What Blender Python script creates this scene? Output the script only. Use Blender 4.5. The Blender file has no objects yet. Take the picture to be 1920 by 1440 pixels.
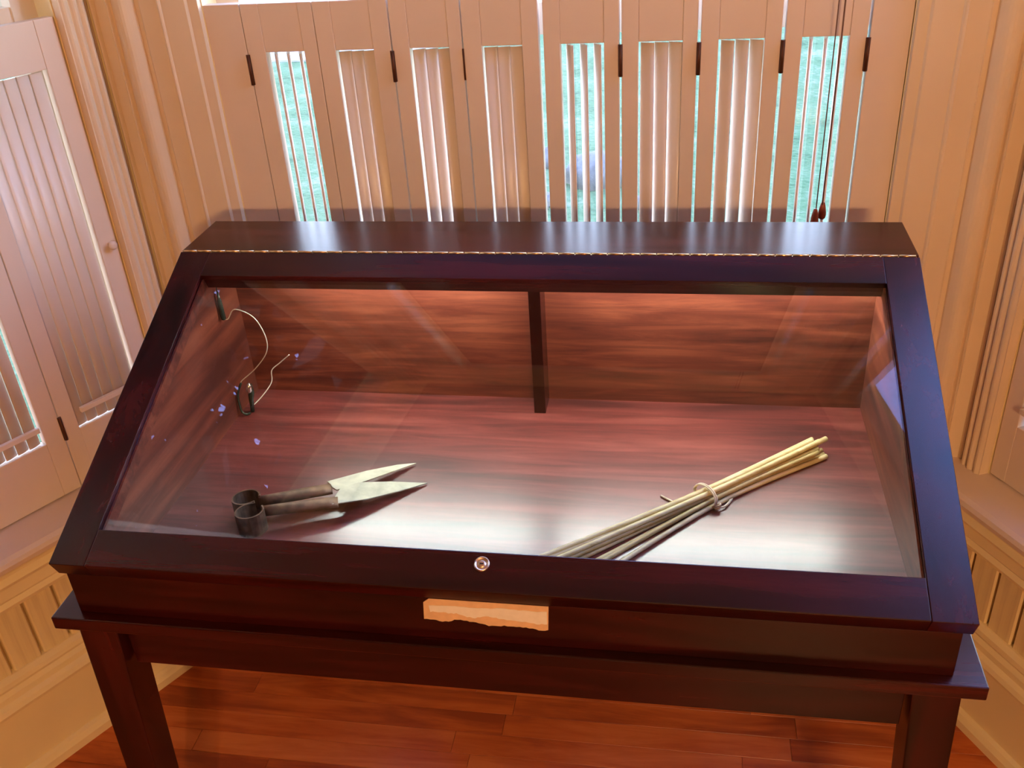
import bpy, math, random
from mathutils import Vector, Matrix, noise

# ------------------------------------------------------------------ camera, sky, exposure
scene = bpy.context.scene
C = scene.collection
cam_data = bpy.data.cameras.new('camera')
cam_data.sensor_fit = 'HORIZONTAL'
cam_data.sensor_width = 36.0
cam_data.lens = 34.0826
cam_data.clip_start = 0.02
cam_data.clip_end = 300
cam = bpy.data.objects.new('camera', cam_data)
C.objects.link(cam)
_r = Vector((0.98603, 0.155812, -0.058879)); _u = Vector((-0.029044, 0.508911, 0.860329)); _f = Vector((-0.164014, 0.846601, -0.506327))
M = Matrix.Identity(4)
for i in range(3):
    M[i][0] = _r[i]; M[i][1] = _u[i]; M[i][2] = -_f[i]
M[0][3], M[1][3], M[2][3] = 0.23823, -0.90102, 1.74820
cam.matrix_world = M
scene.camera = cam

world = bpy.data.worlds.new('sky')
scene.world = world
world.use_nodes = True
wn = world.node_tree.nodes; wl = world.node_tree.links
wn.clear()
wo = wn.new('ShaderNodeOutputWorld'); wb = wn.new('ShaderNodeBackground')
wt = wn.new('ShaderNodeTexCoord'); wsx = wn.new('ShaderNodeSeparateXYZ'); wr = wn.new('ShaderNodeValToRGB')
we = wr.color_ramp.elements
we[0].position = 0.0; we[0].color = (0.96, 1.0, 1.0, 1)
we[1].position = 0.75; we[1].color = (0.25, 0.37, 1.0, 1)
wl.new(wt.outputs['Generated'], wsx.inputs[0]); wl.new(wsx.outputs['Z'], wr.inputs[0]); wl.new(wr.outputs[0], wb.inputs[0])
wb.inputs['Strength'].default_value = 13.0
wl.new(wb.outputs[0], wo.inputs[0])

vs = scene.view_settings
vs.view_transform = 'Standard'
vs.look = 'None'
vs.exposure = 0.0
vs.gamma = 1.0
vs.use_curve_mapping = False
LAMP_STRENGTH = 680.0      # warm bulbs of the ceiling lamp
LED_STRENGTH = 118.0       # light bars inside the case

PI = math.pi
rnd = random.Random(7)

# ------------------------------------------------------------------ materials
def new_mat(name):
    m = bpy.data.materials.new(name); m.use_nodes = True
    return m, m.node_tree.nodes, m.node_tree.links, m.node_tree.nodes['Principled BSDF']

def set_in(b, **kw):
    for k, v in kw.items():
        k = k.replace('_', ' ')
        if k in b.inputs:
            b.inputs[k].default_value = v

def ramp(n, stops):
    r = n.new('ShaderNodeValToRGB')
    e = r.color_ramp.elements
    while len(e) < len(stops): e.new(0.5)
    for el, (p, c) in zip(e, stops):
        el.position = p; el.color = (*c, 1)
    return r

def wood(name, dark, mid, light, axis=0, rough=0.3, along=1.6, across=26.0, coat=0.0, spec=0.5, rnd_off=False, bump=0.05, tone=0.0):
    m, n, l, b = new_mat(name)
    tc = n.new('ShaderNodeTexCoord'); mp = n.new('ShaderNodeMapping')
    sc = [across] * 3; sc[axis] = along
    mp.inputs['Scale'].default_value = sc
    src = tc.outputs['Object']
    oi = None
    if rnd_off:
        oi = n.new('ShaderNodeObjectInfo'); va = n.new('ShaderNodeVectorMath'); va.operation = 'ADD'
        vm = n.new('ShaderNodeVectorMath'); vm.operation = 'SCALE'; vm.inputs[0].default_value = (7.3, 11.1, 3.7)
        l.new(oi.outputs['Random'], vm.inputs['Scale'])
        l.new(src, va.inputs[0]); l.new(vm.outputs[0], va.inputs[1]); src = va.outputs[0]
    l.new(src, mp.inputs['Vector'])
    n1 = n.new('ShaderNodeTexNoise'); n1.inputs['Scale'].default_value = 1.0; n1.inputs['Detail'].default_value = 7; n1.inputs['Roughness'].default_value = 0.62; n1.inputs['Distortion'].default_value = 0.5
    l.new(mp.outputs[0], n1.inputs['Vector'])
    n2 = n.new('ShaderNodeTexNoise'); n2.inputs['Scale'].default_value = 3.5; n2.inputs['Detail'].default_value = 3
    l.new(src, n2.inputs['Vector'])
    mx = n.new('ShaderNodeMath'); mx.operation = 'MULTIPLY_ADD'; mx.inputs[1].default_value = 0.45
    sub = n.new('ShaderNodeMath'); sub.operation = 'SUBTRACT'; sub.inputs[1].default_value = 0.225
    l.new(n2.outputs[0], mx.inputs[0]); l.new(n1.outputs[0], mx.inputs[2]); l.new(mx.outputs[0], sub.inputs[0])
    fac = sub.outputs[0]
    if oi is not None and tone:
        t = n.new('ShaderNodeMath'); t.operation = 'MULTIPLY_ADD'; t.inputs[1].default_value = tone
        l.new(oi.outputs['Random'], t.inputs[0]); l.new(fac, t.inputs[2])
        t2 = n.new('ShaderNodeMath'); t2.operation = 'SUBTRACT'; t2.inputs[1].default_value = tone / 2
        l.new(t.outputs[0], t2.inputs[0]); fac = t2.outputs[0]
    rp = ramp(n, [(0.30, dark), (0.5, mid), (0.72, light)])
    l.new(fac, rp.inputs[0]); l.new(rp.outputs[0], b.inputs['Base Color'])
    bp = n.new('ShaderNodeBump'); bp.inputs['Strength'].default_value = bump; bp.inputs['Distance'].default_value = 0.002
    l.new(n1.outputs[0], bp.inputs['Height']); l.new(bp.outputs[0], b.inputs['Normal'])
    set_in(b, Roughness=rough, Coat_Weight=coat, Coat_Roughness=0.26, Specular_IOR_Level=spec)
    return m

def paint(name, col, rough=0.4, var=0.05, scale=9.0, bump=0.04, spec=0.5):
    m, n, l, b = new_mat(name)
    tc = n.new('ShaderNodeTexCoord'); nz = n.new('ShaderNodeTexNoise')
    nz.inputs['Scale'].default_value = scale; nz.inputs['Detail'].default_value = 5
    l.new(tc.outputs['Object'], nz.inputs['Vector'])
    lo = tuple(c * (1 - var) for c in col); hi = tuple(min(1, c * (1 + var)) for c in col)
    rp = ramp(n, [(0.3, lo), (0.7, hi)])
    l.new(nz.outputs[0], rp.inputs[0]); l.new(rp.outputs[0], b.inputs['Base Color'])
    n2 = n.new('ShaderNodeTexNoise'); n2.inputs['Scale'].default_value = 90; n2.inputs['Detail'].default_value = 3
    l.new(tc.outputs['Object'], n2.inputs['Vector'])
    bp = n.new('ShaderNodeBump'); bp.inputs['Strength'].default_value = bump; bp.inputs['Distance'].default_value = 0.002
    l.new(n2.outputs[0], bp.inputs['Height']); l.new(bp.outputs[0], b.inputs['Normal'])
    set_in(b, Roughness=rough, Specular_IOR_Level=spec)
    return m

def metal(name, col, rough=0.3, metallic=1.0, var=0.15, scale=40):
    m, n, l, b = new_mat(name)
    tc = n.new('ShaderNodeTexCoord'); nz = n.new('ShaderNodeTexNoise')
    nz.inputs['Scale'].default_value = scale; nz.inputs['Detail'].default_value = 4
    l.new(tc.outputs['Object'], nz.inputs['Vector'])
    rp = ramp(n, [(0.3, tuple(c * (1 - var) for c in col)), (0.7, tuple(min(1, c * (1 + var)) for c in col))])
    l.new(nz.outputs[0], rp.inputs[0]); l.new(rp.outputs[0], b.inputs['Base Color'])
    set_in(b, Roughness=rough, Metallic=metallic)
    return m

def glass(name, tint=(1, 1, 1), rough=0.0, f0=0.04):
    m = bpy.data.materials.new(name); m.use_nodes = True
    n = m.node_tree.nodes; l = m.node_tree.links; n.clear()
    o = n.new('ShaderNodeOutputMaterial'); mix = n.new('ShaderNodeMixShader')
    tr = n.new('ShaderNodeBsdfTransparent'); tr.inputs[0].default_value = (*tint, 1)
    gl = n.new('ShaderNodeBsdfGlossy'); gl.inputs['Roughness'].default_value = rough
    lw = n.new('ShaderNodeLayerWeight'); pw = n.new('ShaderNodeMath'); pw.operation = 'POWER'; pw.inputs[1].default_value = 5
    lw.inputs[0].default_value = 0.5
    ma = n.new('ShaderNodeMath'); ma.operation = 'MULTIPLY_ADD'; ma.inputs[1].default_value = 1 - f0; ma.inputs[2].default_value = f0
    l.new(lw.outputs['Facing'], pw.inputs[0]); l.new(pw.outputs[0], ma.inputs[0]); l.new(ma.outputs[0], mix.inputs[0])
    l.new(tr.outputs[0], mix.inputs[1]); l.new(gl.outputs[0], mix.inputs[2]); l.new(mix.outputs[0], o.inputs[0])
    return m

def emit(name, col, strength):
    m = bpy.data.materials.new(name); m.use_nodes = True
    n = m.node_tree.nodes; l = m.node_tree.links; n.clear()
    o = n.new('ShaderNodeOutputMaterial'); e = n.new('ShaderNodeEmission')
    e.inputs[0].default_value = (*col, 1); e.inputs[1].default_value = strength
    l.new(e.outputs[0], o.inputs[0])
    return m

MAH = ((0.007, 0.0008, 0.0009), (0.027, 0.0021, 0.0022), (0.064, 0.0060, 0.0056))
mah_x = wood('mahogany_x', *MAH, axis=0, rough=0.25)
mah_y = wood('mahogany_y', *MAH, axis=1, rough=0.25)
mah_z = wood('mahogany_z', *MAH, axis=2, rough=0.25)
mah_top = wood('mahogany_top', (0.02, 0.003, 0.002), (0.05, 0.006, 0.004), (0.10, 0.014, 0.010), axis=0, rough=0.22, spec=0.3)
mah_in = wood('mahogany_inside', (0.05, 0.008, 0.005), (0.125, 0.024, 0.012), (0.23, 0.058, 0.027), axis=0, rough=0.45, along=4.5, across=55)
mah_in_y = wood('mahogany_side', (0.05, 0.008, 0.005), (0.125, 0.024, 0.012), (0.23, 0.058, 0.027), axis=1, rough=0.45, along=2.2, across=30)
mah_floor = wood('mahogany_polished', (0.055, 0.009, 0.008), (0.145, 0.025, 0.020), (0.25, 0.058, 0.044), axis=0, rough=0.38, along=3.0, across=34, coat=1.0, bump=0.0)
plank_mat = wood('floor_wood', (0.30, 0.055, 0.014), (0.52, 0.125, 0.028), (0.66, 0.21, 0.06), axis=0, rough=0.35, along=3.0, across=24, rnd_off=True, tone=0.22)
floor_gap = paint('floor_gap', (0.05, 0.015, 0.008), 0.7)
cream = paint('cream_paint', (0.77, 0.635, 0.53), 0.36, 0.035, 6.0)
cream_slat = paint('cream_slat_paint', (0.80, 0.69, 0.60), 0.34, 0.03, 6.0)
cream_low = wood('wainscot_paint', (0.74, 0.59, 0.33), (0.84, 0.70, 0.40), (0.89, 0.75, 0.45), axis=2, rough=0.4, across=60, along=3, bump=0.08)
cream_case = paint('casing_paint', (0.77, 0.62, 0.45), 0.36, 0.04, 5.0)
cream_trim = paint('cream_trim_paint', (0.90, 0.77, 0.47), 0.38, 0.04, 5.0)
plaster = paint('plaster', (0.17, 0.12, 0.085), 0.8, 0.03, 3.0)  # room wall colour darkened to cut bounce and reflections on the case
ceil_mat = paint('ceiling_paint', (0.42, 0.34, 0.26), 0.9, 0.02, 3.0)
brass = metal('brass', (0.80, 0.56, 0.25), 0.28)
hinge_brown = metal('bronze_hinge', (0.10, 0.035, 0.014), 0.5, 0.6)
lock_metal = metal('lock_metal', (0.85, 0.66, 0.50), 0.32)
black = paint('black_hole', (0.01, 0.008, 0.006), 0.7)
pane_glass = glass('window_glass', (0.94, 0.985, 0.965))
lid_glass = glass('lid_glass', (0.985, 0.99, 0.985), 0.004, 0.034)
rust = metal('rusty_steel', (0.20, 0.115, 0.065), 0.55, 0.55, 0.45, 60)
blade_steel = metal('worn_blade', (0.54, 0.52, 0.37), 0.6, 0.15, 0.2, 45)
reed_mat = wood('reed', (0.46, 0.34, 0.13), (0.66, 0.52, 0.24), (0.80, 0.68, 0.38), axis=0, rough=0.5, along=3, across=60, rnd_off=True, tone=0.5)
twine_mat = paint('twine', (0.72, 0.60, 0.44), 0.8, 0.15, 200)
paper_tan = paint('paper_tan', (0.86, 0.60, 0.38), 0.85, 0.08, 60)
paper_white = paint('paper_white', (0.96, 0.95, 0.93), 0.8, 0.04, 80)
cord_mat = paint('cord_brown', (0.16, 0.075, 0.04), 0.8, 0.1, 200)
tassel_mat = wood('tassel_wood', (0.20, 0.03, 0.01), (0.32, 0.055, 0.018), (0.40, 0.09, 0.03), axis=2, rough=0.3)
wire_mat = paint('clear_wire', (0.62, 0.60, 0.54), 0.2, 0.05, 50)
plug_mat = paint('plug_dark', (0.02, 0.03, 0.022), 0.25, 0.1, 50)
silver = metal('silver', (0.9, 0.88, 0.85), 0.15)
led_mat = emit('led_glow', (0.90, 1.0, 0.94), LED_STRENGTH)
led_body = metal('led_housing', (0.7, 0.7, 0.7), 0.4, 0.8)
bulb_mat = emit('warm_bulb', (1.0, 0.545, 0.235), LAMP_STRENGTH)
lamp_metal = metal('lamp_bronze', (0.25, 0.15, 0.07), 0.4)

def ground_mat():
    m, n, l, b = new_mat('lawn_grass')
    tc = n.new('ShaderNodeTexCoord')
    a = n.new('ShaderNodeTexNoise'); a.inputs['Scale'].default_value = 2.2; a.inputs['Detail'].default_value = 6; a.inputs['Roughness'].default_value = 0.7
    f = n.new('ShaderNodeTexNoise'); f.inputs['Scale'].default_value = 22; f.inputs['Detail'].default_value = 4
    l.new(tc.outputs['Object'], a.inputs[0]); l.new(tc.outputs['Object'], f.inputs[0])
    ad = n.new('ShaderNodeMath'); ad.operation = 'MULTIPLY_ADD'; ad.inputs[1].default_value = 0.45
    sb = n.new('ShaderNodeMath'); sb.operation = 'SUBTRACT'; sb.inputs[1].default_value = 0.22
    l.new(f.outputs[0], ad.inputs[0]); l.new(a.outputs[0], ad.inputs[2]); l.new(ad.outputs[0], sb.inputs[0])
    rp = ramp(n, [(0.30, (0.036, 0.070, 0.028)), (0.44, (0.066, 0.122, 0.049)), (0.58, (0.088, 0.143, 0.064)), (0.70, (0.17, 0.19, 0.11))])
    l.new(sb.outputs[0], rp.inputs[0]); l.new(rp.outputs[0], b.inputs['Base Color'])
    bp = n.new('ShaderNodeBump'); bp.inputs['Strength'].default_value = 0.6; bp.inputs['Distance'].default_value = 0.04
    l.new(f.outputs[0], bp.inputs['Height']); l.new(bp.outputs[0], b.inputs['Normal'])
    set_in(b, Roughness=0.9, Specular_IOR_Level=0.1)
    return m
grass_mat = ground_mat()
gravel_mat = paint('pale_gravel', (0.26, 0.25, 0.23), 0.95, 0.12, 14, 0.4)
rock_mat = paint('grey_rock', (0.085, 0.082, 0.078), 0.9, 0.55, 14, 0.6)
bark_mat = paint('bark', (0.10, 0.075, 0.055), 0.95, 0.3, 12, 0.5)
leaf_mat = paint('leaf', (0.012, 0.017, 0.007), 0.6, 0.35, 3)

blind_mat = paint('blind_cloth', (0.14, 0.09, 0.05), 0.9, 0.1, 30)

# ------------------------------------------------------------------ mesh helpers
class MB:
    def __init__(self): self.v = []; self.f = []; self.smooth = []
    def add(self, verts, faces, smooth=False):
        o = len(self.v); self.v += [tuple(p) for p in verts]
        for fc in faces: self.f.append(tuple(i + o for i in fc)); self.smooth.append(smooth)
        return self
    def box(self, x0, x1, y0, y1, z0, z1):
        v = [(x0, y0, z0), (x1, y0, z0), (x1, y1, z0), (x0, y1, z0), (x0, y0, z1), (x1, y0, z1), (x1, y1, z1), (x0, y1, z1)]
        return self.hexa(v)
    def hexa(self, v):
        return self.add(v, [(0, 3, 2, 1), (4, 5, 6, 7), (0, 1, 5, 4), (1, 2, 6, 5), (2, 3, 7, 6), (3, 0, 4, 7)])
    def prism(self, bottom, top, smooth=False):
        k = len(bottom)
        fs = [tuple(range(k))[::-1], tuple(range(k, 2 * k))]
        self.add(list(bottom) + list(top), fs)
        o = len(self.v) - 2 * k
        for i in range(k):
            j = (i + 1) % k
            self.f.append((o + i, o + j, o + k + j, o + k + i)); self.smooth.append(smooth)
        return self
    def loft(self, rings, caps=True, closed=True, smooth=True):
        k = len(rings[0]); o = len(self.v)
        for r in rings: self.v += [tuple(p) for p in r]
        for a in range(len(rings) - 1):
            for i in range(k if closed else k - 1):
                j = (i + 1) % k
                self.f.append((o + a * k + i, o + a * k + j, o + (a + 1) * k + j, o + (a + 1) * k + i)); self.smooth.append(smooth)
        if caps and closed:
            self.f.append(tuple(o + i for i in range(k))[::-1]); self.smooth.append(False)
            e = o + (len(rings) - 1) * k
            self.f.append(tuple(e + i for i in range(k))); self.smooth.append(False)
        return self
    def tube(self, path, r, n=8, caps=True):
        path = [Vector(p) for p in path]; rs = r if isinstance(r, (list, tuple)) else [r] * len(path)
        rings = []; prev = None
        for i, p in enumerate(path):
            t = (path[min(i + 1, len(path) - 1)] - path[max(i - 1, 0)])
            t = t.normalized() if t.length > 1e-9 else Vector((0, 0, 1))
            if prev is None:
                up = Vector((0, 0, 1)) if abs(t.z) < 0.9 else Vector((1, 0, 0))
                a = t.cross(up).normalized()
            else:
                a = (prev - t * prev.dot(t)).normalized()
            prev = a; b = t.cross(a)
            rings.append([p + (a * math.cos(q) + b * math.sin(q)) * rs[i] for q in [2 * PI * j / n for j in range(n)]])
        return self.loft(rings, caps)
    def lathe(self, prof, center, n=16):
        rings = [[(center[0] + r * math.cos(q), center[1] + r * math.sin(q), center[2] + z) for q in [2 * PI * j / n for j in range(n)]] for r, z in prof]
        return self.loft(rings)
    def mesh(self, name, mat):
        me = bpy.data.meshes.new(name); me.from_pydata(self.v, [], self.f); me.update()
        me.polygons.foreach_set('use_smooth', self.smooth)
        import bmesh
        bm = bmesh.new(); bm.from_mesh(me); bmesh.ops.recalc_face_normals(bm, faces=bm.faces); bm.to_mesh(me); bm.free()
        me.materials.append(mat)
        return me
    def build(self, name, mat, parent=None, origin=None, bevel=0.0, rot=0.0):
        """origin: world point that local zero stands for (vertices are given in world minus nothing if no parent)"""
        if origin is not None:
            self.v = [(a - origin[0], b - origin[1], c - origin[2]) for a, b, c in self.v]
        o = bpy.data.objects.new(name, self.mesh(name, mat)); C.objects.link(o)
        if parent is not None: o.parent = parent
        elif origin is not None: o.location = origin
        if rot: o.rotation_euler[2] = rot
        if bevel:
            md = o.modifiers.new('edge', 'BEVEL'); md.width = bevel; md.segments = 2; md.limit_method = 'ANGLE'; md.angle_limit = math.radians(40)
        return o

def tag(o, label, cat, group=None, kind=None):
    o['label'] = label; o['category'] = cat
    if group: o['group'] = group
    if kind: o['kind'] = kind
    return o

def struct(o, label, cat):
    return tag(o, label, cat, kind='structure')

def thing(name, label, cat, loc=(0, 0, 0), rot=0.0, group=None, parent=None):
    o = bpy.data.objects.new(name, None); C.objects.link(o)
    o.location = loc; o.rotation_euler[2] = rot; o.empty_display_size = 0.05
    if parent is not None: o.parent = parent
    if label: tag(o, label, cat, group)
    return o

def copy_mesh_obj(src, parent, loc=None, rot=None):
    c = src.copy(); C.objects.link(c); c.parent = parent
    if loc is not None: c.location = loc
    if rot is not None: c.rotation_euler = rot
    return c

# ------------------------------------------------------------------ bay geometry
# facets: s runs along the wall (window side, left to right), d = distance into the room from the shutter face
class Facet:
    def __init__(self, origin, phi):
        self.o = Vector((*origin, 0)); self.phi = phi
        self.t = Vector((math.cos(phi), math.sin(phi), 0)); self.out = Vector((-math.sin(phi), math.cos(phi), 0))
    def w(self, s, d, z): return self.o + self.t * s - self.out * d + Vector((0, 0, z))
    def xy(self, s, d):
        p = self.w(s, d, 0); return (p.x, p.y)
FL = Facet((-1.18 * math.sin(PI / 3), 1.18 * 0.5), PI / 3)
FC = Facet((0.0, 0.865), 0.0)
FR = Facet((1.152 * math.sin(PI / 3), 1.152 * 0.5), -PI / 3)

def isect(Fa, Fb, d):
    a = Fa.w(0, d, 0); b = Fb.w(0, d, 0)
    den = Fa.t.x * Fb.t.y - Fa.t.y * Fb.t.x
    k = ((b.x - a.x) * Fb.t.y - (b.y - a.y) * Fb.t.x) / den
    return (a.x + Fa.t.x * k, a.y + Fa.t.y * k)
SL_END, SR_END = -0.78, 0.765
CL = isect(FL, FC, 0); CR = isect(FC, FR, 0)
sCL_L = (Vector((*CL, 0)) - FL.o).dot(FL.t); sCL_C = CL[0]; sCR_C = CR[0]; sCR_R = (Vector((*CR, 0)) - FR.o).dot(FR.t)

def bay_path(d):
    return [FL.xy(SL_END, d), isect(FL, FC, d), isect(FC, FR, d), FR.xy(SR_END, d)]

def moulding(name, prof, mat):
    """prof: closed outline of (d, z); swept round the three sides of the bay"""
    m = MB(); rings = []
    paths = [bay_path(d) for d, z in prof]
    for k in range(4):
        rings.append([(paths[i][k][0], paths[i][k][1], prof[i][1]) for i in range(len(prof))])
    m.loft(rings, caps=True, smooth=False)
    return m.build(name, mat)

def fbox(m, F, s0, s1, d0, d1, z0, z1):
    c = [F.w(s0, d1, z0), F.w(s1, d1, z0), F.w(s1, d0, z0), F.w(s0, d0, z0), F.w(s0, d1, z1), F.w(s1, d1, z1), F.w(s1, d0, z1), F.w(s0, d0, z1)]
    return m.hexa(c)

# window openings (s-range) in each facet
OPEN = {'L': (-0.66, 0.252), 'C': (-0.632, 0.613), 'R': (-0.262, 0.65)}
FAC = {'L': FL, 'C': FC, 'R': FR}
ENDS = {'L': (SL_END, sCL_L), 'C': (sCL_C, sCR_C), 'R': (sCR_R, SR_END)}
Z_SILL, Z_HEAD, Z_CEIL = 0.553, 3.60, 3.85
WALLN = {'L': 'wall_bay_left', 'C': 'wall_bay_middle', 'R': 'wall_bay_right'}
WHERE = {'L': 'side of the bay with wide shutters and a small knob', 'C': 'middle side of the bay behind the display case', 'R': 'side of the bay nearest the blind cord'}
ext = 0.09
walls = {}
for k in 'LCR':
    F = FAC[k]; a, b = ENDS[k]; o0, o1 = OPEN[k]
    ea = 0 if k == 'L' else ext; eb = 0 if k == 'R' else ext
    m = MB()
    fbox(m, F, a - ea, b + eb, -0.17, 0.0, Z_HEAD, Z_CEIL)
    fbox(m, F, a - ea, o0, -0.17, 0.0, Z_SILL, Z_HEAD)
    fbox(m, F, o1, b + eb, -0.17, 0.0, Z_SILL, Z_HEAD)
    fbox(m, F, a - ea, b + eb, -0.17, 0.0, 0.0, Z_SILL - 0.03)
    walls[k] = struct(m.build(WALLN[k], cream_trim), 'cream painted wall, ' + WHERE[k], 'wall')

# room shell behind the camera
e0 = FL.xy(SL_END, 0); e1 = FR.xy(SR_END, 0)
YF = min(e0[1], e1[1])
RX, RY = 2.9, -4.4
m = MB(); m.box(-RX, e0[0], e0[1], e0[1] + 0.15, 0, Z_CEIL)
struct(m.build('wall_front_left', plaster), 'darkened brown plaster wall beside the bay opening, left return', 'wall')
m = MB(); m.box(e1[0], RX, e1[1], e1[1] + 0.15, 0, Z_CEIL)
struct(m.build('wall_front_right', plaster), 'darkened brown plaster wall beside the bay opening, right return', 'wall')
m = MB(); m.box(-RX - 0.15, -RX, RY, e0[1] + 0.15, 0, Z_CEIL)
struct(m.build('wall_left', plaster), 'darkened brown plaster long wall of the room, left', 'wall')
m = MB(); m.box(RX, RX + 0.15, RY, e1[1] + 0.15, 0, Z_CEIL)
struct(m.build('wall_right', plaster), 'darkened brown plaster long wall of the room, right', 'wall')
m = MB(); m.box(-RX - 0.15, RX + 0.15, RY - 0.15, RY, 0, Z_CEIL)
struct(m.build('wall_rear', plaster), 'darkened brown plaster wall facing the bay window', 'wall')
bo = [FL.xy(SL_END, -0.17), isect(FL, FC, -0.17), isect(FC, FR, -0.17), FR.xy(SR_END, -0.17)]
cp = [(-RX - 0.15, RY - 0.15), (RX + 0.15, RY - 0.15), (RX + 0.15, e1[1] + 0.15), (bo[3][0] + 0.02, e1[1] + 0.15), bo[2], bo[1], (bo[0][0] - 0.02, e0[1] + 0.15), (-RX - 0.15, e0[1] + 0.15)]
m = MB(); m.prism([(x, y, Z_CEIL) for x, y in cp], [(x, y, Z_CEIL + 0.1) for x, y in cp])
struct(m.build('ceiling', ceil_mat), 'tan plaster ceiling over room and bay', 'ceiling')

# floor: slab with boards laid on it
m = MB(); m.box(-RX - 0.15, RX + 0.15, RY - 0.15, 1.05, -0.12, -0.0035)
floor = struct(m.build('floor', plank_mat), 'red-brown varnished narrow plank floor', 'floor')
PW = 0.0575
rows = 44
lens_ = [0.62, 0.94, 1.22]
plank_me = []
for L_ in lens_:
    mm = MB(); g = 0.0006; b = 0.0008
    x0, x1, y0, y1 = 0, L_ - g, 0, PW - g
    lo = [(x0, y0, -0.0035), (x1, y0, -0.0035), (x1, y1, -0.0035), (x0, y1, -0.0035)]
    hi0 = [(x0, y0, -b), (x1, y0, -b), (x1, y1, -b), (x0, y1, -b)]
    hi1 = [(x0 + b, y0 + b, 0), (x1 - b, y0 + b, 0), (x1 - b, y1 - b, 0), (x0 + b, y1 - b, 0)]
    mm.loft([lo, hi0, hi1], smooth=False)
    plank_me.append(mm.mesh('plank', plank_mat))
for r in range(rows):
    y = 0.80 - (r + 1) * PW
    if y > 0.30: xl, xr = -1.12, 1.1
    elif y > -0.12: xl, xr = -1.36, 1.34
    else: xl, xr = -1.7, 1.7
    x = xl - rnd.random() * 0.5
    while x < xr:
        i = rnd.randrange(3)
        if x + lens_[i] > xl:
            o = bpy.data.objects.new('plank', plank_me[i]); C.objects.link(o); o.parent = floor; o.location = (x, y, 0)
        x += lens_[i]

# mouldings round the bay
struct(moulding('trim_1', [(0, 0), (0.085, 0), (0.085, 0.020), (0.078, 0.032), (0.070, 0.036), (0, 0.036)], cream_trim), 'cream quarter-round shoe moulding along the floor', 'trim')
struct(moulding('baseboard_bay', [(0, 0.036), (0.068, 0.036), (0.068, 0.188), (0, 0.188)], cream_trim), 'tall plain cream baseboard round the bay', 'baseboard')
struct(moulding('trim_2', [(0, 0.188), (0.078, 0.188), (0.080, 0.196), (0.076, 0.206), (0.066, 0.212), (0.066, 0.226), (0.060, 0.236), (0.064, 0.244), (0.062, 0.254), (0.050, 0.260), (0, 0.260)], cream_trim), 'cream stepped cap moulding on the baseboard', 'trim')
struct(moulding('trim_3', [(0, 0.414), (0.058, 0.414), (0.062, 0.424), (0.056, 0.434), (0.060, 0.440), (0.060, 0.468), (0.072, 0.474), (0.078, 0.484), (0.070, 0.496), (0.072, 0.506), (0.086, 0.514), (0.090, 0.524), (0, 0.524)], cream_trim), 'cream stepped moulding under the window sill', 'trim')
struct(moulding('trim_4', [(-0.16, 0.524), (0.096, 0.524), (0.104, 0.530), (0.106, 0.540), (0.102, 0.548), (0.092, 0.553), (-0.16, 0.553)], cream), 'broad cream window sill with rounded nose', 'sill')

# wainscot boards, each a child of its wall
BW = 0.065
bm_ = MB(); w = BW - 0.006
bm_.loft([[(0, 0.0, 0.258), (w, 0.0, 0.258), (w, 0.0, 0.416), (0, 0.0, 0.416)],
          [(0, -0.042, 0.258), (w, -0.042, 0.258), (w, -0.042, 0.416), (0, -0.042, 0.416)],
          [(0.003, -0.046, 0.258), (w - 0.003, -0.046, 0.258), (w - 0.003, -0.046, 0.416), (0.003, -0.046, 0.416)]], smooth=False)
board_me = bm_.mesh('wainscot_board', cream_low)
gm = MB()
for k in 'LCR':
    F = FAC[k]; a, b = ENDS[k]
    bm2 = MB(); fbox(bm2, F, a + (0.01 if k != 'L' else 0), b - (0.01 if k != 'R' else 0), 0.0, 0.031, 0.258, 0.416)
    bo = bm2.build('backing_board', cream_low, walls[k])
    s = {'L': -0.185, 'C': -0.02, 'R': -0.148}[k]
    while s - BW > a + 0.02: s -= BW
    while s + BW < b - 0.0:
        o = bpy.data.objects.new('wainscot_board', board_me); C.objects.link(o); o.parent = walls[k]
        p = F.w(s + 0.003, 0, 0); o.location = p; o.rotation_euler[2] = F.phi
        s += BW

# fluted casings
def casing(name, F, s_in, sign, prof, label, z0=Z_SILL, z1=3.68):
    m = MB()
    pr = [(s_in + sign * w_, d_) for w_, d_ in prof]
    pr = pr + [(pr[-1][0], -0.005), (pr[0][0], -0.005)]
    m.loft([[F.w(s, d, z0) for s, d in pr], [F.w(s, d, z1) for s, d in pr]], smooth=False)
    return struct(m.build(name, cream_case), label, 'trim')
def arc(w0, w1, base, h, n=6):
    return [(w0 + (w1 - w0) * i / n, base + h * math.sin(PI * i / n)) for i in range(n + 1)]
wide = [(0.0, 0.000), (0.002, 0.010), (0.020, 0.012), (0.024, 0.016), (0.068, 0.018)] + arc(0.069, 0.077, 0.018, 0.003, 4) + [(0.078, 0.0165), (0.112, 0.0165), (0.116, 0.012), (0.124, 0.012)] + arc(0.126, 0.168, 0.016, 0.012, 8) + arc(0.170, 0.178, 0.018, 0.006, 4) + [(0.180, 0.008), (0.204, 0.008)] + arc(0.206, 0.216, 0.008, 0.008, 4)
casing('trim_5', FC, -0.634, -1, wide, 'wide cream fluted casing between middle shutters and knobbed shutters')
casing('trim_6', FC, 0.614, 1, wide, 'wide cream fluted casing beside the blind cord')
narrow = [(0.0, 0.004), (0.002, 0.020)] + arc(0.004, 0.020, 0.020, 0.005, 5) + arc(0.021, 0.037, 0.020, 0.006, 5) + arc(0.038, 0.052, 0.018, 0.006, 5) + [(0.054, 0.010), (0.062, 0.008)]
casing('trim_7', FL, 0.254, 1, narrow, 'narrow reeded cream casing beside the knobbed shutters')
casing('trim_8', FR, -0.264, -1, narrow, 'narrow reeded cream casing, foot resting on the sill beyond the case')
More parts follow.
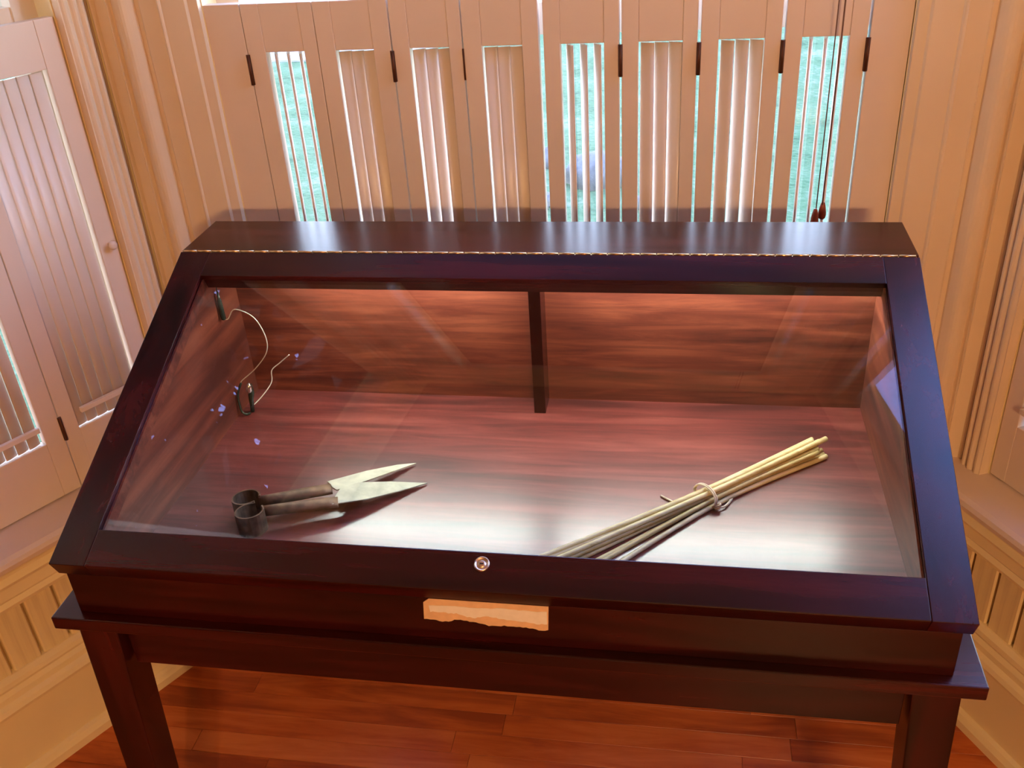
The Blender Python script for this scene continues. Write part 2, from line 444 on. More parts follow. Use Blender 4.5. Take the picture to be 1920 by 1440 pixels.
casing('trim_9', FL, -0.662, -1, narrow, 'narrow reeded cream casing toward the room, knobbed shutter side')
casing('trim_10', FR, 0.652, 1, narrow, 'narrow reeded cream casing toward the room, cord side')

# windows: frame, meeting rail, panes
for idx, k in enumerate('LCR'):
    F = FAC[k]; s0, s1 = OPEN[k]
    root = thing('window_%d' % (idx + 1), 'cream framed sash window behind the shutters, ' + WHERE[k], 'window', F.w((s0 + s1) / 2, 0, Z_SILL), F.phi)
    root['kind'] = 'structure'
    h = (s1 - s0) / 2; H = Z_HEAD - Z_SILL
    zr0, zr1 = (0.885, 0.945) if k != 'C' else (0.845, 0.90)
    for sx in (-1, 1):
        x0, x1 = sorted((sx * h, sx * (h - 0.045)))
        MB().box(x0, x1, 0.06, 0.13, 0, H).build('sash_stile', cream, root)
    MB().box(-h + 0.045, h - 0.045, 0.06, 0.13, H - 0.07, H).build('head_rail', cream, root)
    MB().box(-h + 0.045, h - 0.045, 0.06, 0.13, 0.0, 0.06).build('bottom_rail', cream, root)
    MB().box(-h + 0.045, h - 0.045, 0.065, 0.125, zr0, zr1).build('meeting_rail', cream, root)
    MB().box(-h + 0.045, h - 0.045, 0.093, 0.096, 0.06, zr0).build('glass_pane', pane_glass, root)
    MB().box(-h + 0.045, h - 0.045, 0.093, 0.096, zr1, H - 0.07).build('glass_pane', pane_glass, root)

# ------------------------------------------------------------------ shutters
ZB, ZT, ZOB, ZOT = 0.557, 1.479, 0.686, 1.393
def slat_mesh(wd, th, z0, z1):
    m = MB(); n = 12
    ring = [(wd / 2 * math.cos(2 * PI * i / n), th / 2 * math.sin(2 * PI * i / n)) for i in range(n)]
    m.loft([[(x, y, z0) for x, y in ring], [(x, y, z1) for x, y in ring]])
    return m.mesh('slat', cream_slat)
slat_cache = {}
def shutter(F, s0, s1, o0, o1, nsl, angle, label, group=None, hinge=None, bar=True, swing=0.0, knob=None, thin=False):
    root = thing('window_shutter', label, 'shutter', F.w(s0, 0, ZB), F.phi + swing, group)
    T = 0.022; H = ZT - ZB; w_ = s1 - s0; a = o0 - s0; b = o1 - s0; zb = ZOB - ZB; zt = ZOT - ZB
    MB().box(0, a, 0, T, 0, H).build('stile', cream, root, bevel=0.0012)
    MB().box(b, w_, 0, T, 0, H).build('stile', cream, root, bevel=0.0012)
    MB().box(a, b, 0.0006, T - 0.0006, zt, H).build('top_rail', cream, root, bevel=0.0012)
    MB().box(a, b, 0.0006, T - 0.0006, 0, zb).build('bottom_rail', cream, root, bevel=0.0012)
    sl = a + (0.0035 if nsl == 3 else 0.0)
    sr = b - (0.007 if (nsl == 6 and F is FL) else 0.0)
    pitch = (sr - sl) / nsl
    key = round(pitch, 4)
    if key not in slat_cache: slat_cache[key] = slat_mesh(pitch * 1.10, 0.0065, zb + 0.0025, zt - 0.0035)
    for i in range(nsl):
        o = bpy.data.objects.new('slat', slat_cache[key]); C.objects.link(o); o.parent = root
        an = angle[i] if isinstance(angle, (list, tuple)) else angle
        o.location = (sl + pitch * (i + 0.5), T / 2, 0); o.rotation_euler[2] = math.radians(an)
    if bar:
        MB().box(a + pitch * 0.35, b - pitch * 0.35, -0.016, -0.007, zb + 0.040, zb + 0.051).build('tilt_bar', cream_slat, root, bevel=0.001)
    if hinge is not None:
        for hz in (0.778, 0.12):
            hm = MB(); hx = hinge; hr = 0.0014 if thin else 0.0034
            hm.tube([(hx, 0.0009 - hr, hz), (hx, 0.0009 - hr, hz + 0.055)], hr, 8)
            hm.box(hx - hr * 1.15, hx + hr * 1.15, -0.0015, -0.0001, hz, hz + 0.055)
            hm.build('hinge', hinge_brown, root)
    if knob:
        kx, kz = knob
        km = MB(); n = 12
        rings = []
        for rr, yy in [(0.004, 0.0), (0.004, -0.006), (0.009, -0.010), (0.0095, -0.015), (0.006, -0.018), (0.003, -0.0185)]:
            rings.append([(kx + rr * math.cos(2 * PI * i / n), yy, kz + rr * math.sin(2 * PI * i / n)) for i in range(n)])
        km.loft(rings).build('knob', cream, root)
    return root

GAPS = [(-0.5614, 0.0012), (-0.4237, 0.0012), (-0.2832, 0.0025), (-0.1515, 0.0022), (-0.0098, 0.0085), (0.1298, 0.0042), (0.2650, 0.0052), (0.4056, 0.0062), (0.5445, 0.0042)]
OPS = [(-0.526, -0.451), (-0.390, -0.318), (-0.250, -0.177), (-0.117, -0.044), (0.024, 0.101), (0.161, 0.237), (0.298, 0.375), (0.437, 0.514)]
ANG = [112, 20, 33, 16, 122, 158, 148, 82]
LAB = ['cream shutter panel with slats wide open, hinged to strip by fluted casing away from cord',
       'cream shutter panel with shut slats, second from fluted casing away from blind cord',
       'cream shutter panel with slats slightly open, white light edging them, two from wide gap',
       'cream shutter panel with slats closed, bordering the wide middle gap',
       'cream shutter panel with slats open on grey rocks outside, bordering wide middle gap',
       'cream shutter panel with nearly closed slats, between open-slatted rock view panel and its neighbour',
       'cream shutter panel with nearly closed slats, next to the blind cord panel',
       'cream shutter panel with open slats directly behind the brown blind cord']
HIN = [0.0, None, 0.0, 0.0, None, 0.0, 0.0, 0.0]
for i in range(8):
    g0 = GAPS[i][1] / 2; g1 = GAPS[i + 1][1] / 2
    s0 = GAPS[i][0] + g0; s1 = GAPS[i + 1][0] - g1
    shutter(FC, s0, s1, OPS[i][0], OPS[i][1], 3, ANG[i], LAB[i], 'slatted shutter panels of the middle window', hinge=None if HIN[i] is None else -g0, thin=(i == 3))
# the strip that carries the last shutter needs its own hinge side
for (a, b, lb, hx) in [(-0.6320, -0.5622, 'plain cream hanging strip between fluted casing and first open shutter', None), (0.5466, 0.6115, 'plain cream hanging strip between cord shutter and fluted casing', -0.0021)]:
    rt = thing('hanging_strip', lb, 'shutter strip', FC.w(a, 0, ZB), 0, 'hanging strips of the middle window')
    MB().box(0, b - a, 0, 0.022, 0, ZT - ZB).build('board', cream, rt, bevel=0.001)
    if hx is not None:
        for hz in (0.778, 0.12):
            hm = MB(); hm.tube([(hx, -0.0025, hz), (hx, -0.0025, hz + 0.055)], 0.0034, 8); hm.box(hx - 0.004, hx + 0.004, -0.0015, -0.0001, hz, hz + 0.055)
            hm.build('hinge', hinge_brown, rt)

SW = 0.2275
for i in range(4):
    s1 = 0.2495 - i * SW; s0 = s1 - SW + 0.002
    lab = ['wide cream shutter panel with closed slats and small knob beside reeded casing', 'wide cream shutter panel with half-open slats beside the knobbed shutter',
           'wide cream shutter panel third from reeded casing, knobbed side', 'wide cream shutter panel farthest from the middle window, knobbed side'][i]
    shutter(FL, s0, s1, s0 + 0.034, s1 - 0.038, 6, [9, 13, 10, 10][i], lab, 'wide shutter panels of the knobbed side window', knob=(SW - 0.018, 1.040 - ZB) if i == 0 else None, hinge=0.0 if i in (0, 2) else None)
for i in range(4):
    s0 = -0.2595 + i * SW; s1 = s0 + SW - 0.002
    lab = ['wide cream shutter panel beside reeded casing on the blind cord side', 'wide cream shutter panel second from reeded casing, blind cord side',
           'wide cream shutter panel third from reeded casing, blind cord side', 'wide cream shutter panel farthest from the middle window, blind cord side'][i]
    shutter(FR, s0, s1, s0 + 0.036, s1 - 0.034, 6, [128, 128, 168, 168][i], lab, 'wide shutter panels of the cord side window', knob=(0.07, 0.735 - ZB) if i == 0 else None)

# ------------------------------------------------------------------ display case
W2 = 0.60; ZF = 0.900; YT = 0.5329; ZTOP = 1.136; TH = 0.0302
ang = math.atan2(ZTOP - ZF, YT); LL = math.hypot(ZTOP - ZF, YT)
sv = Vector((0, math.cos(ang), math.sin(ang))); nv = Vector((0, -math.sin(ang), math.cos(ang))); lo_ = Vector((0, 0, ZF))
def lid(x, v, k=0.0): return lo_ + Vector((x, 0, 0)) + sv * v - nv * k
def lid_box(x0, x1, v0, v1, k0, k1):
    m = MB()
    return m.hexa([lid(x0, v0, k1), lid(x1, v0, k1), lid(x1, v1, k1), lid(x0, v1, k1), lid(x0, v0, k0), lid(x1, v0, k0), lid(x1, v1, k0), lid(x0, v1, k0)])
base = (0.0, 0.34, 0.0)
case = thing('display_case', 'dark mahogany slant-top display case on legs with glass lid', 'display case', base)
ZTB = 0.8004
MB().box(-0.628, 0.628, -0.003, 0.712, ZTB - 0.0217, ZTB).build('table_top', mah_x, case, base, bevel=0.002)
# legs, slightly splayed
def leg(sx, y0, y1, splay_y):
    zt = ZTB - 0.0217; k = 0.027; ky = splay_y
    xo, xi = 0.606, 0.546
    top = [(sx * xo, y0, zt), (sx * xi, y0, zt), (sx * xi, y1, zt), (sx * xo, y1, zt)]
    bot = [(sx * (xo + k), y0 + ky, 0), (sx * (xi + k + 0.018), y0 + ky, 0), (sx * (xi + k + 0.018), y1 + ky, 0), (sx * (xo + k), y1 + ky, 0)]
    MB().prism(bot, top).build('leg', mah_z, case, base, bevel=0.002)
for sx in (-1, 1):
    leg(sx, 0.016, 0.074, -0.004); leg(sx, 0.640, 0.694, 0.018)
za0, za1 = 0.6825, ZTB - 0.0217
MB().box(-0.545, 0.545, 0.034, 0.054, za0, za1).build('apron', mah_x, case, base, bevel=0.001)
MB().box(-0.545, 0.545, 0.655, 0.675, za0, za1).build('apron', mah_x, case, base, bevel=0.001)
for sx in (-1, 1):
    x0, x1 = sorted((sx * 0.568, sx * 0.588))
    MB().box(x0, x1, 0.076, 0.638, za0, za1).build('apron', mah_y, case, base, bevel=0.001)
# body
ZI = 0.8065
yb0, yb1 = 0.013, 0.655
def under(y, gap=0.0): return lid(0, 0, TH).z + (y - lid(0, 0, TH).y) * math.tan(ang) - gap
for sx in (-1, 1):
    ys = yb0 + 0.02
    prof = [(ys, ZTB), (yb1, ZTB), (yb1, ZTOP - 0.024), (YT + 0.012, ZTOP - 0.024), (YT + 0.012, min(under(YT + 0.012), ZTOP - 0.0241)), (ys, under(ys))]
    a = [(sx * 0.5894, y, z) for y, z in prof]; b = [(sx * 0.5668, y, z) for y, z in prof]
    MB().prism(a, b).build('side_panel', mah_in_y, case, base)
MB().hexa([(-0.5894, yb0, ZTB), (0.5894, yb0, ZTB), (0.5894, yb0 + 0.0199, ZTB), (-0.5894, yb0 + 0.0199, ZTB),
           (-0.5894, yb0, under(yb0)), (0.5894, yb0, under(yb0)), (0.5894, yb0 + 0.0199, under(yb0)), (-0.5894, yb0 + 0.0199, under(yb0))]).build('front_panel', mah_x, case, base, bevel=0.001)
MB().box(-0.5668, 0.5668, 0.632, yb1, ZTB, ZTOP - 0.024).build('back_panel', mah_in, case, base)
MB().box(-0.5668, 0.5668, yb0 + 0.02, 0.632, ZTB, 0.8024).build('bottom_panel', mah_floor, case, base)
MB().box(-W2, W2, YT + 0.004, 0.6755, ZTOP - 0.024, ZTOP).build('top_board', mah_top, case, base, bevel=0.0015)
MB().box(-0.0105, 0.0105, 0.579, 0.632, 0.8024, ZTOP - 0.024).build('divider', mah_z, case, base, bevel=0.0008)
# brass piano hinge along the top edge
hm = MB(); nk = 46
for i in range(nk):
    x0 = -W2 + 0.004 + (2 * W2 - 0.008) * i / nk; x1 = x0 + (2 * W2 - 0.008) / nk - 0.0016
    hm.tube([(x0, YT + 0.0015, ZTOP - 0.0002), (x1, YT + 0.0015, ZTOP - 0.0002)], 0.0021, 8)
hm.box(-W2 + 0.004, W2 - 0.004, YT - 0.0002, YT + 0.0035, ZTOP - 0.02, ZTOP - 0.0012)
hm.build('piano_hinge', brass, case, base)
# glazed lid
IL, IT, IB = 0.0528, 0.0551, 0.0564
lid_e = thing('lid', None, None, lo_ - Vector(base), parent=case)
org = lo_
lid_box(-W2 + IL, W2 - IL, 0, IB, 0, TH).build('bottom_rail', mah_x, lid_e, org, bevel=0.0016)
lid_box(-W2 + IL, W2 - IL, LL - IT, LL - 0.001, 0, TH).build('top_rail', mah_x, lid_e, org, bevel=0.001)
for sx in (-1, 1):
    x0, x1 = sorted((sx * W2, sx * (W2 - IL)))
    lid_box(x0, x1, 0, LL - 0.001, 0, TH).build('stile', mah_y, lid_e, org, bevel=0.001)
lid_box(-W2 + IL - 0.000, W2 - IL + 0.000, IB - 0.000, LL - IT + 0.000, 0.0055, 0.0095).build('glass_pane', lid_glass, lid_e, org)
# lighter lining stands in for bar light on the stiles' inner faces
bd = MB()
for (x0, x1, v0, v1) in [(-W2 + IL, -W2 + IL + 0.003, IB, LL - IT), (W2 - IL - 0.003, W2 - IL, IB, LL - IT)]:
    t_ = lid_box(x0, x1, v0, v1, 0.0098, TH - 0.0005); bd.add(t_.v, t_.f)
bd.build('lit_stile_lining', mah_in, lid_e, org)
lk = MB(); n = 20; lc = lid(0.001, 0.0385)
def lkring(r, h): return [lc + Vector((math.cos(2 * PI * i / n) * r, 0, 0)) + sv * (math.sin(2 * PI * i / n) * r) + nv * h for i in range(n)]
lk.loft([lkring(0.0104, -0.001), lkring(0.0104, 0.0012), lkring(0.0096, 0.0022), lkring(0.0086, 0.0020), lkring(0.0076, 0.0008), lkring(0.0050, 0.0007), lkring(0.0046, 0.0018), lkring(0.0040, 0.0021), lkring(0.0004, 0.0021)])
lko = lk.build('lock', lock_metal, lid_e, org)
lko['label'] = 'small round brass-coloured lock cylinder'
kh = MB(); kc = lid(0.001, 0.0385)
ks = [(-0.0024, -0.0006), (0.0024, -0.0006), (0.0024, 0.0006), (-0.0024, 0.0006)]
kh.prism([kc + Vector((a, 0, 0)) + sv * b + nv * 0.0018 for a, b in ks], [kc + Vector((a, 0, 0)) + sv * b + nv * 0.0030 for a, b in ks])
kh.build('keyhole', black, lid_e, org)

# torn paper label on the front
def ragged(pts_top, pts_bot, y0, y1):
    poly = pts_top + pts_bot[::-1]
    return MB().prism([(x, y0, z) for x, z in poly], [(x, y1, z) for x, z in poly])
rr = random.Random(3)
def zig(x0, x1, zs, amp, k=26):
    out = []
    for i in range(k + 1):
        t = i / k; q = t * (len(zs) - 1); j = min(int(q), len(zs) - 2); z = zs[j] + (zs[j + 1] - zs[j]) * (q - j)
        out.append((x0 + (x1 - x0) * t, z + rr.uniform(-amp, amp)))
    return out
tl = thing('torn_label', 'torn tan and white paper label on the case front under the lock', 'label', (0.008, yb0 - 0.0003, 0.83))
og = (0.008, yb0 - 0.0003, 0.83)
yf = yb0 - 0.0002
ragged([(-0.077, 0.8645), (-0.069, 0.8715), (0.012, 0.8715), (0.089, 0.8715)], zig(-0.079, 0.087, [0.8355, 0.8345, 0.8325, 0.8375, 0.8365, 0.8335, 0.8305, 0.8325, 0.8315, 0.832, 0.8295, 0.8295], 0.0011, 40), yf, yf - 0.0008).build('paper_backing', paper_tan, tl, og)
ragged(zig(-0.070, 0.0865, [0.860, 0.862, 0.860, 0.863, 0.862, 0.862], 0.0008), zig(-0.069, 0.086, [0.8495, 0.8500, 0.8490, 0.8495, 0.8440, 0.8435, 0.8480, 0.8475, 0.8440, 0.8440, 0.8425, 0.8420, 0.8400, 0.8410], 0.0010, 44), yf - 0.0009, yf - 0.0015).build('torn_white_layer', paper_white, tl, og)

# light bars under the top board
for sx, xx0, xx1 in ((-1, -0.45, -0.02), (1, 0.02, 0.558)):
    t_ = thing('led_light_bar', ['slim white light bar under the case top, lock side of the cable', ''][0] if False else ('slim glowing light bar under the case top, end with the cable' if sx < 0 else 'slim glowing light bar under the case top, end over the reeds'), 'light', ((xx0 + xx1) / 2, 0.583, ZTOP - 0.024), 0, 'light bars inside the case')
    oo = ((xx0 + xx1) / 2, 0.583, ZTOP - 0.024)
    MB().box(xx0, xx1, 0.573, 0.593, ZTOP - 0.0335, ZTOP - 0.024).build('housing', led_body, t_, oo)
    MB().box(xx0 + 0.004, xx1 - 0.004, 0.5755, 0.5905, ZTOP - 0.036, ZTOP - 0.0336).build('diffuser', led_mat, t_, oo)

# cable from the light bar
def bez(pts, n=8):
    pts = [Vector(p) for p in pts]; out = []
    for i in range(len(pts) - 1):
        p0 = pts[max(i - 1, 0)]; p1 = pts[i]; p2 = pts[i + 1]; p3 = pts[min(i + 2, len(pts) - 1)]
        for k in range(n):
            t = k / n
            out.append(0.5 * ((2 * p1) + (-p0 + p2) * t + (2 * p0 - 5 * p1 + 4 * p2 - p3) * t * t + (-p0 + 3 * p1 - 3 * p2 + p3) * t ** 3))
    out.append(pts[-1]); return out
cb = thing('power_cable', 'thin pale power cable with dark barrel plug hanging in the case corner', 'cable', (-0.54, 0.55, 0.8024)); co = (-0.54, 0.55, 0.8024)
MB().tube(bez([(-0.454, 0.583, 1.106), (-0.50, 0.577, 1.104), (-0.54, 0.57, 1.098), (-0.557, 0.562, 1.085), (-0.561, 0.552, 1.062), (-0.5615, 0.55, 1.045)]), 0.0011, 6).build('lead', plug_mat, cb, co)
MB().tube([(-0.5605, 0.55, 1.052), (-0.5605, 0.55, 1.040), (-0.5605, 0.55, 1.036), (-0.5605, 0.55, 1.004), (-0.5600, 0.55, 0.998), (-0.5600, 0.55, 0.9965)], [0.0015, 0.0025, 0.0040, 0.0046, 0.0042, 0.002], 10).build('barrel_plug', plug_mat, cb, co)
MB().tube(bez([(-0.5600, 0.55, 0.9990), (-0.552, 0.55, 0.999), (-0.535, 0.55, 1.018), (-0.503, 0.55, 1.003), (-0.488, 0.55, 0.966), (-0.492, 0.55, 0.933), (-0.519, 0.55, 0.899), (-0.551, 0.55, 0.872), (-0.556, 0.55, 0.866)]), 0.0010, 6).build('wire', wire_mat, cb, co)
MB().tube(bez([(-0.473, 0.60, 0.90), (-0.495, 0.60, 0.882), (-0.512, 0.595, 0.868), (-0.515, 0.59, 0.845), (-0.53, 0.575, 0.825), (-0.545, 0.56, 0.812)]), 0.0011, 6).build('wire', wire_mat, cb, co)
MB().tube([(-0.545, 0.55, 0.8032), (-0.543, 0.55, 0.83), (-0.540, 0.55, 0.845), (-0.539, 0.55, 0.862)], [0.0035, 0.0045, 0.006, 0.004], 10).build('angle_plug', plug_mat, cb, co)
MB().tube([(-0.541, 0.546, 0.846), (-0.540, 0.545, 0.854), (-0.5385, 0.5455, 0.863), (-0.538, 0.546, 0.868)], [0.003, 0.0062, 0.0045, 0.001], 10).build('plug_tip', silver, cb, co)
MB().tube(bez([(-0.553, 0.545, 0.868), (-0.562, 0.54, 0.845), (-0.560, 0.535, 0.815), (-0.552, 0.535, 0.806), (-0.545, 0.54, 0.806)]), 0.0022, 6).build('cable_loop', plug_mat, cb, co)

# ------------------------------------------------------------------ sheep shears
ZFL = 0.8024
sh = thing('sheep_shears', 'old rusty spring shears with pale worn blades lying in the case', 'shears', (-0.29, 0.27, ZFL)); so = (-0.29, 0.27, ZFL)
def strip(path, z0, z1, th):
    m = MB(); path = [Vector(p) for p in path]; rings = []
    for i, p in enumerate(path):
        t = (path[min(i + 1, len(path) - 1)] - path[max(i - 1, 0)]); t = Vector((t.x, t.y, 0)).normalized(); nn = Vector((-t.y, t.x, 0)) * th / 2
        a = z0[i] if isinstance(z0, list) else z0; b = z1[i] if isinstance(z1, list) else z1
        rings.append([(p.x - nn.x, p.y - nn.y, a), (p.x + nn.x, p.y + nn.y, a), (p.x + nn.x, p.y + nn.y, b), (p.x - nn.x, p.y - nn.y, b)])
    return m.loft(rings, smooth=False)
ax = Vector((math.cos(math.radians(30)), math.sin(math.radians(30)), 0)); px_ = Vector((-ax.y, ax.x, 0)); bc = Vector((-0.4155, 0.227, 0))
def bl(a, b): return bc + ax * a + px_ * b
path = []
rl = 0.0215
for i in range(23):
    q = math.radians(-18 + (318) * i / 22); path.append(bl(rl * math.cos(q), 0.0195 + rl * math.sin(q) * 0.88))
path2 = [bl((p - bc).dot(ax), -(p - bc).dot(px_)) for p in path][::-1]
full = path + path2
strip(full, ZFL + 0.0004, 0.8405, 0.0026).build('spring_bow', rust, sh, so)
def shank(p0, p1, name='shank'):
    # half-round channel narrowing from the bow to the blade
    p0 = Vector(p0); p1 = Vector(p1); m = MB(); rings = []
    t = (p1 - p0).normalized(); side = t.cross(Vector((0, 0, 1))).normalized(); up = side.cross(t)
    for i in range(9):
        q = i / 8; c_ = p0.lerp(p1, q); wd = 0.0052 + 0.0078 * math.sin(min(1, q * 1.3) * PI / 2); hg = 0.010 - 0.004 * q
        rings.append([c_ + side * (wd * math.cos(a)) + up * (hg * math.sin(a)) for a in [2 * PI * j / 12 for j in range(12)]])
    return m.loft(rings).build(name, rust, sh, so)
e1_ = path[0]; e2_ = path2[-1]
shank((e1_.x - 0.002, e1_.y - 0.001, 0.829), (-0.304, 0.300, 0.822))
shank((e2_.x - 0.002, e2_.y - 0.001, 0.829), (-0.281, 0.264, 0.824))
def blade(pts, dz=0.0022):
    m = MB(); bot = [Vector(p) for p in pts]
    return m.prism([p - Vector((0, 0, dz)) for p in bot], bot).build('blade', blade_steel, sh, so, bevel=0.0006)
blade([(-0.315, 0.311, 0.828), (-0.306, 0.303, 0.8285), (-0.301, 0.296, 0.8285), (-0.291, 0.289, 0.8285), (-0.263, 0.3155, 0.8235), (-0.189, 0.403, 0.8065), (-0.218, 0.388, 0.812), (-0.262, 0.356, 0.820)])
blade([(-0.287, 0.251, 0.829), (-0.284, 0.262, 0.8292), (-0.288, 0.272, 0.8292), (-0.286, 0.295, 0.8290), (-0.263, 0.316, 0.8255), (-0.215, 0.335, 0.816), (-0.157, 0.349, 0.806), (-0.195, 0.315, 0.8125), (-0.238, 0.280, 0.8205)])

# ------------------------------------------------------------------ reed bundle
rb = thing('reed_bundle', 'bundle of pale dried reeds tied with twine in the case', 'reed bundle', (0.29, 0.335, ZFL)); ro = (0.29, 0.335, ZFL)
tie = Vector((0.293, 0.337, 0)); d_r = Vector((0.183, 0.148, 0)).normalized(); n_r = Vector((-d_r.y, d_r.x, 0))
R = 0.0044
spec = []
for j in range(5): spec.append(((j - 2.0) * 0.0090, 0))
for j in range(4): spec.append(((j - 1.5) * 0.0090, 1))
for j in range(2): spec.append(((j - 0.5) * 0.0090, 2))
lfan = [-0.042, -0.020, -0.006, 0.006, 0.015, -0.030, -0.003, 0.009, 0.013, 0.0, 0.011]
rnd2 = random.Random(11)
for i, (off, lay) in enumerate(spec):
    z_t = ZFL + R + lay * 0.0076
    la = -0.315 - rnd2.uniform(-0.02, 0.02); ra = 0.235 + rnd2.uniform(-0.014, 0.016)
    lo2 = lfan[i] * 1.55; ro2 = off * 1.25 + rnd2.uniform(-0.003, 0.003)
    zl = ZFL + R + 0.0080 * (lay if lay < 2 else 1.6); zr = ZFL + R + 0.0084 * lay + (0.004 if lay else 0)
    P0 = tie + d_r * la + n_r * lo2; P2 = tie + d_r * ra + n_r * ro2; P1 = tie + n_r * off
    pts = bez([(P0.x, P0.y, zl), (P1.x, P1.y, z_t), (P2.x, P2.y, zr)], 8)
    rad = R * rnd2.uniform(0.82, 1.02)
    MB().tube(pts, [rad * (0.9 + 0.15 * k / (len(pts) - 1)) for k in range(len(pts))], 8).build('reed', reed_mat, rb, ro)
tw = MB()
for dx in (-0.0016, 0.0016):
    loop = []
    for i in range(25):
        q = 2 * PI * i / 24
        c_ = tie + d_r * (dx + 0.004 * math.sin(q)) + n_r * (0.0255 * math.cos(q)); zz = ZFL + 0.0142 + 0.0139 * math.sin(q)
        if math.sin(q) > 0: c_ = tie + d_r * (dx + 0.004 * math.sin(q)) + n_r * (0.0245 * math.cos(q))
        loop.append((c_.x, c_.y, zz))
    tw.tube(loop, 0.0014, 6, caps=False)
tw.build('twine', twine_mat, rb, ro)
kc_ = tie - n_r * 0.0255 + d_r * 0.003
km = MB()
for q0 in range(3):
    pts = []
    for i in range(13):
        q = 2 * PI * i / 12; pts.append((kc_.x + 0.0045 * math.cos(q), kc_.y + 0.0035 * math.sin(q), ZFL + 0.0062 + 0.0012 * q0 + 0.003 * math.sin(q + q0)))
    km.tube(pts, 0.0014, 6, caps=False)
km.build('knot', twine_mat, rb, ro)
MB().tube(bez([(kc_.x, kc_.y, ZFL + 0.005), (kc_.x + 0.012, kc_.y + 0.006, ZFL + 0.004), (0.334, 0.347, ZFL + 0.0025)]), [0.0014] * 8 + [0.0022] * 9, 6).build('twine_end', twine_mat, rb, ro)
MB().tube(bez([(0.224, 0.346, ZFL + 0.002), (0.234, 0.338, ZFL + 0.0022), (0.25, 0.326, ZFL + 0.0018)]), 0.0017, 6).build('twine_end', twine_mat, rb, ro)

# ------------------------------------------------------------------ blind cord with wooden tassels
bcx = thing('blind_cord', 'pair of thin brown blind cords with red-brown wooden tassels before the shutters', 'cord', (0.487, 0.832, 1.07)); bo_ = (0.487, 0.832, 1.07)
MB().tube([(0.484, 0.832, 1.100), (0.486, 0.833, 1.40), (0.487, 0.834, 3.64)], 0.0011, 6).build('cord', cord_mat, bcx, bo_)
MB().tube([(0.494, 0.832, 1.108), (0.496, 0.833, 1.40), (0.498, 0.834, 3.64)], 0.0015, 6).build('cord', cord_mat, bcx, bo_)
tp = [(0.0015, 0.030), (0.0035, 0.028), (0.0050, 0.022), (0.0068, 0.012), (0.0074, 0.005), (0.0062, 0.0), (0.0030, -0.003)]
MB().lathe(tp[::-1], (0.4825, 0.828, 1.072), 14).build('tassel', tassel_mat, bcx, bo_)
MB().lathe(tp[::-1], (0.4955, 0.835, 1.082), 14).build('tassel', tassel_mat, bcx, bo_)
MB().box(0.474, 0.508, 0.826, 0.864, 3.638, 3.650).build('cleat', cream, bcx, bo_)

rbd = thing('roller_blind', 'plain brown roller blind drawn over the upper middle window', 'blind', (0.0, 0.885, 1.72)); rbo = (0.0, 0.885, 1.72)
MB().box(-0.60, 0.58, 0.892, 0.894, 1.74, 3.56).build('blind_cloth', blind_mat, rbd, rbo)
MB().tube([(-0.62, 0.90, 3.56), (0.60, 0.90, 3.56)], 0.018, 12).build('roller', cream, rbd, rbo)
MB().tube([(-0.60, 0.893, 1.735), (0.58, 0.893, 1.735)], 0.008, 8).build('batten', cream, rbd, rbo)

# ------------------------------------------------------------------ ceiling lamp (warm light of the room)
LX, LY = 0.9, -3.0
lp = thing('ceiling_lamp', 'bronze three-globe ceiling lamp with warm glowing bulbs', 'lamp', (LX, LY, Z_CEIL)); lpo = (LX, LY, Z_CEIL)
MB().lathe([(0.07, 0.0), (0.07, -0.012), (0.02, -0.03), (0.012, -0.04)], (LX, LY, Z_CEIL), 16).build('canopy', lamp_metal, lp, lpo)
MB().tube([(LX, LY, Z_CEIL - 0.03), (LX, LY, 1.96)], 0.010, 8).build('stem', lamp_metal, lp, lpo)
for i in range(3):
    q = 2 * PI * i / 3 + 0.5; gx = LX + 0.16 * math.cos(q); gy = LY + 0.16 * math.sin(q)
    MB().tube(bez([(LX, LY, 1.98), (LX + 0.08 * math.cos(q), LY + 0.08 * math.sin(q), 1.93), (gx, gy, 1.97)]), 0.006, 8).build('arm', lamp_metal, lp, lpo)
    pr = [(0.055 * math.sin(PI * j / 10) + 0.0005, -0.055 * math.cos(PI * j / 10)) for j in range(11)]
    MB().lathe(pr, (gx, gy, 2.028), 16).build('globe', bulb_mat, lp, lpo)

# ------------------------------------------------------------------ outside
ZG = -0.6
m = MB(); m.box(-60, 60, -40, 90, ZG - 0.3, ZG)
struct(m.build('lawn', grass_mat), 'bright green lawn outside the windows', 'lawn')
m = MB(); m.hexa([(-30, 10.6, ZG - 0.1), (-3.2, 10.2, ZG - 0.1), (2, 16, ZG - 0.1), (-30, 17, ZG - 0.1), (-30, 10.6, ZG + 0.02), (-3.2, 10.2, ZG + 0.02), (2, 16, ZG + 0.02), (-30, 17, ZG + 0.02)])
struct(m.build('driveway', gravel_mat), 'pale gravel drive beyond the lawn', 'driveway')
def rock(x, y, sx, sy, sz, seed, label):
    m = MB(); rings = []; nu, nv_ = 14, 8
    for j in range(nv_ + 1):
        th_ = PI * j / nv_
        ring = []
        for i in range(nu):
            ph = 2 * PI * i / nu
            p = Vector((math.sin(th_ + 0.001) * math.cos(ph), math.sin(th_ + 0.001) * math.sin(ph), math.cos(th_)))
            k = 1 + 0.35 * noise.noise(p * 1.7 + Vector((seed, seed * 2, 0)))
            ring.append((p.x * sx * k, p.y * sy * k, p.z * sz * k))
        rings.append(ring)
    m.loft(rings)
    o = m.build('garden_rock', rock_mat); o.location = (x, y, ZG + sz * 0.3); tag(o, label, 'rock', 'rocks on the lawn')
    return o
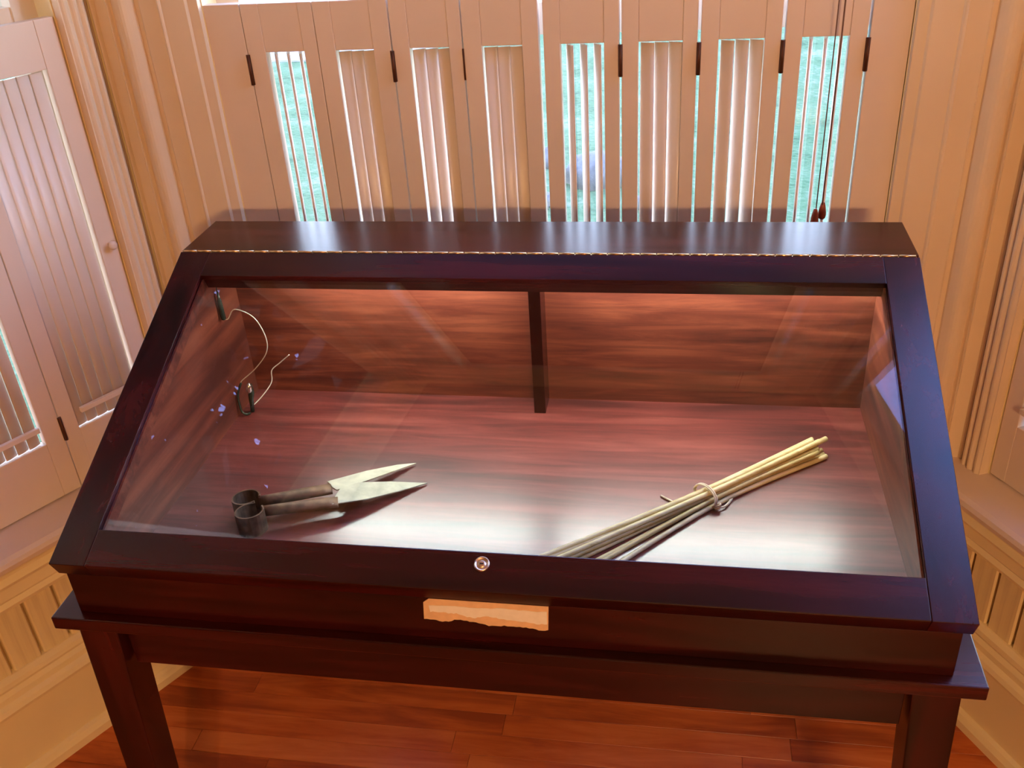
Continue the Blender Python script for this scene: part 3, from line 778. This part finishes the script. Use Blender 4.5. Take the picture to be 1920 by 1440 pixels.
rock(-0.33, 5.95, 0.26, 0.22, 0.16, 1, 'largest grey garden rock on the lawn outside')
rock(-0.86, 6.35, 0.17, 0.15, 0.11, 2, 'grey garden rock beside the largest, farther from the house')
rock(0.10, 5.42, 0.16, 0.13, 0.09, 3, 'low grey garden rock nearest the house, cord side')
rock(-0.72, 5.45, 0.13, 0.12, 0.08, 4, 'small grey garden rock nearest the house, wide gap side')

tr = thing('tree', 'leafy dark green tree standing close outside the knobbed shutter window', 'tree', (-4.6, 1.5, ZG)); to = (-4.6, 1.5, ZG)
MB().tube([(-4.6, 1.5, ZG - 0.02), (-4.5, 1.45, 1.5), (-4.2, 1.4, 3.2), (-3.8, 1.3, 5.5)], [0.30, 0.24, 0.19, 0.10], 12).build('trunk', bark_mat, tr, to)
tr_rnd = random.Random(14)
brm = MB()
for i in range(9):
    q = 2 * PI * i / 9; z0 = 2.4 + 0.35 * (i % 4)
    brm.tube([(-4.25, 1.4, z0), (-4.1 + 0.9 * math.cos(q), 1.35 + 0.9 * math.sin(q), z0 + 0.9), (-3.7 + 1.8 * math.cos(q), 1.3 + 1.8 * math.sin(q), z0 + 1.9)], [0.08, 0.05, 0.02], 7)
brm.build('branches', bark_mat, tr, to)
lv = MB()
for i in range(10000):
    while True:
        p = Vector((tr_rnd.uniform(-1, 1), tr_rnd.uniform(-1, 1), tr_rnd.uniform(-1, 1)))
        if 0.15 < p.length < 1: break
    c_ = Vector((-3.7 + 2.2 * p.x, 1.4 + 3.0 * p.y, 5.3 + 2.5 * p.z))
    a = Vector((tr_rnd.gauss(0, 1), tr_rnd.gauss(0, 1), tr_rnd.gauss(0, 0.6))).normalized(); b = a.cross(Vector((tr_rnd.gauss(0, 1), tr_rnd.gauss(0, 1), 1))).normalized()
    L_ = tr_rnd.uniform(0.10, 0.18); wd = L_ * 0.42
    lv.add([c_ - a * L_, c_ + b * wd, c_ + a * L_, c_ - b * wd], [(0, 1, 2, 3)])
lo3 = lv.build('foliage', leaf_mat, tr, to); lo3['kind'] = 'stuff'
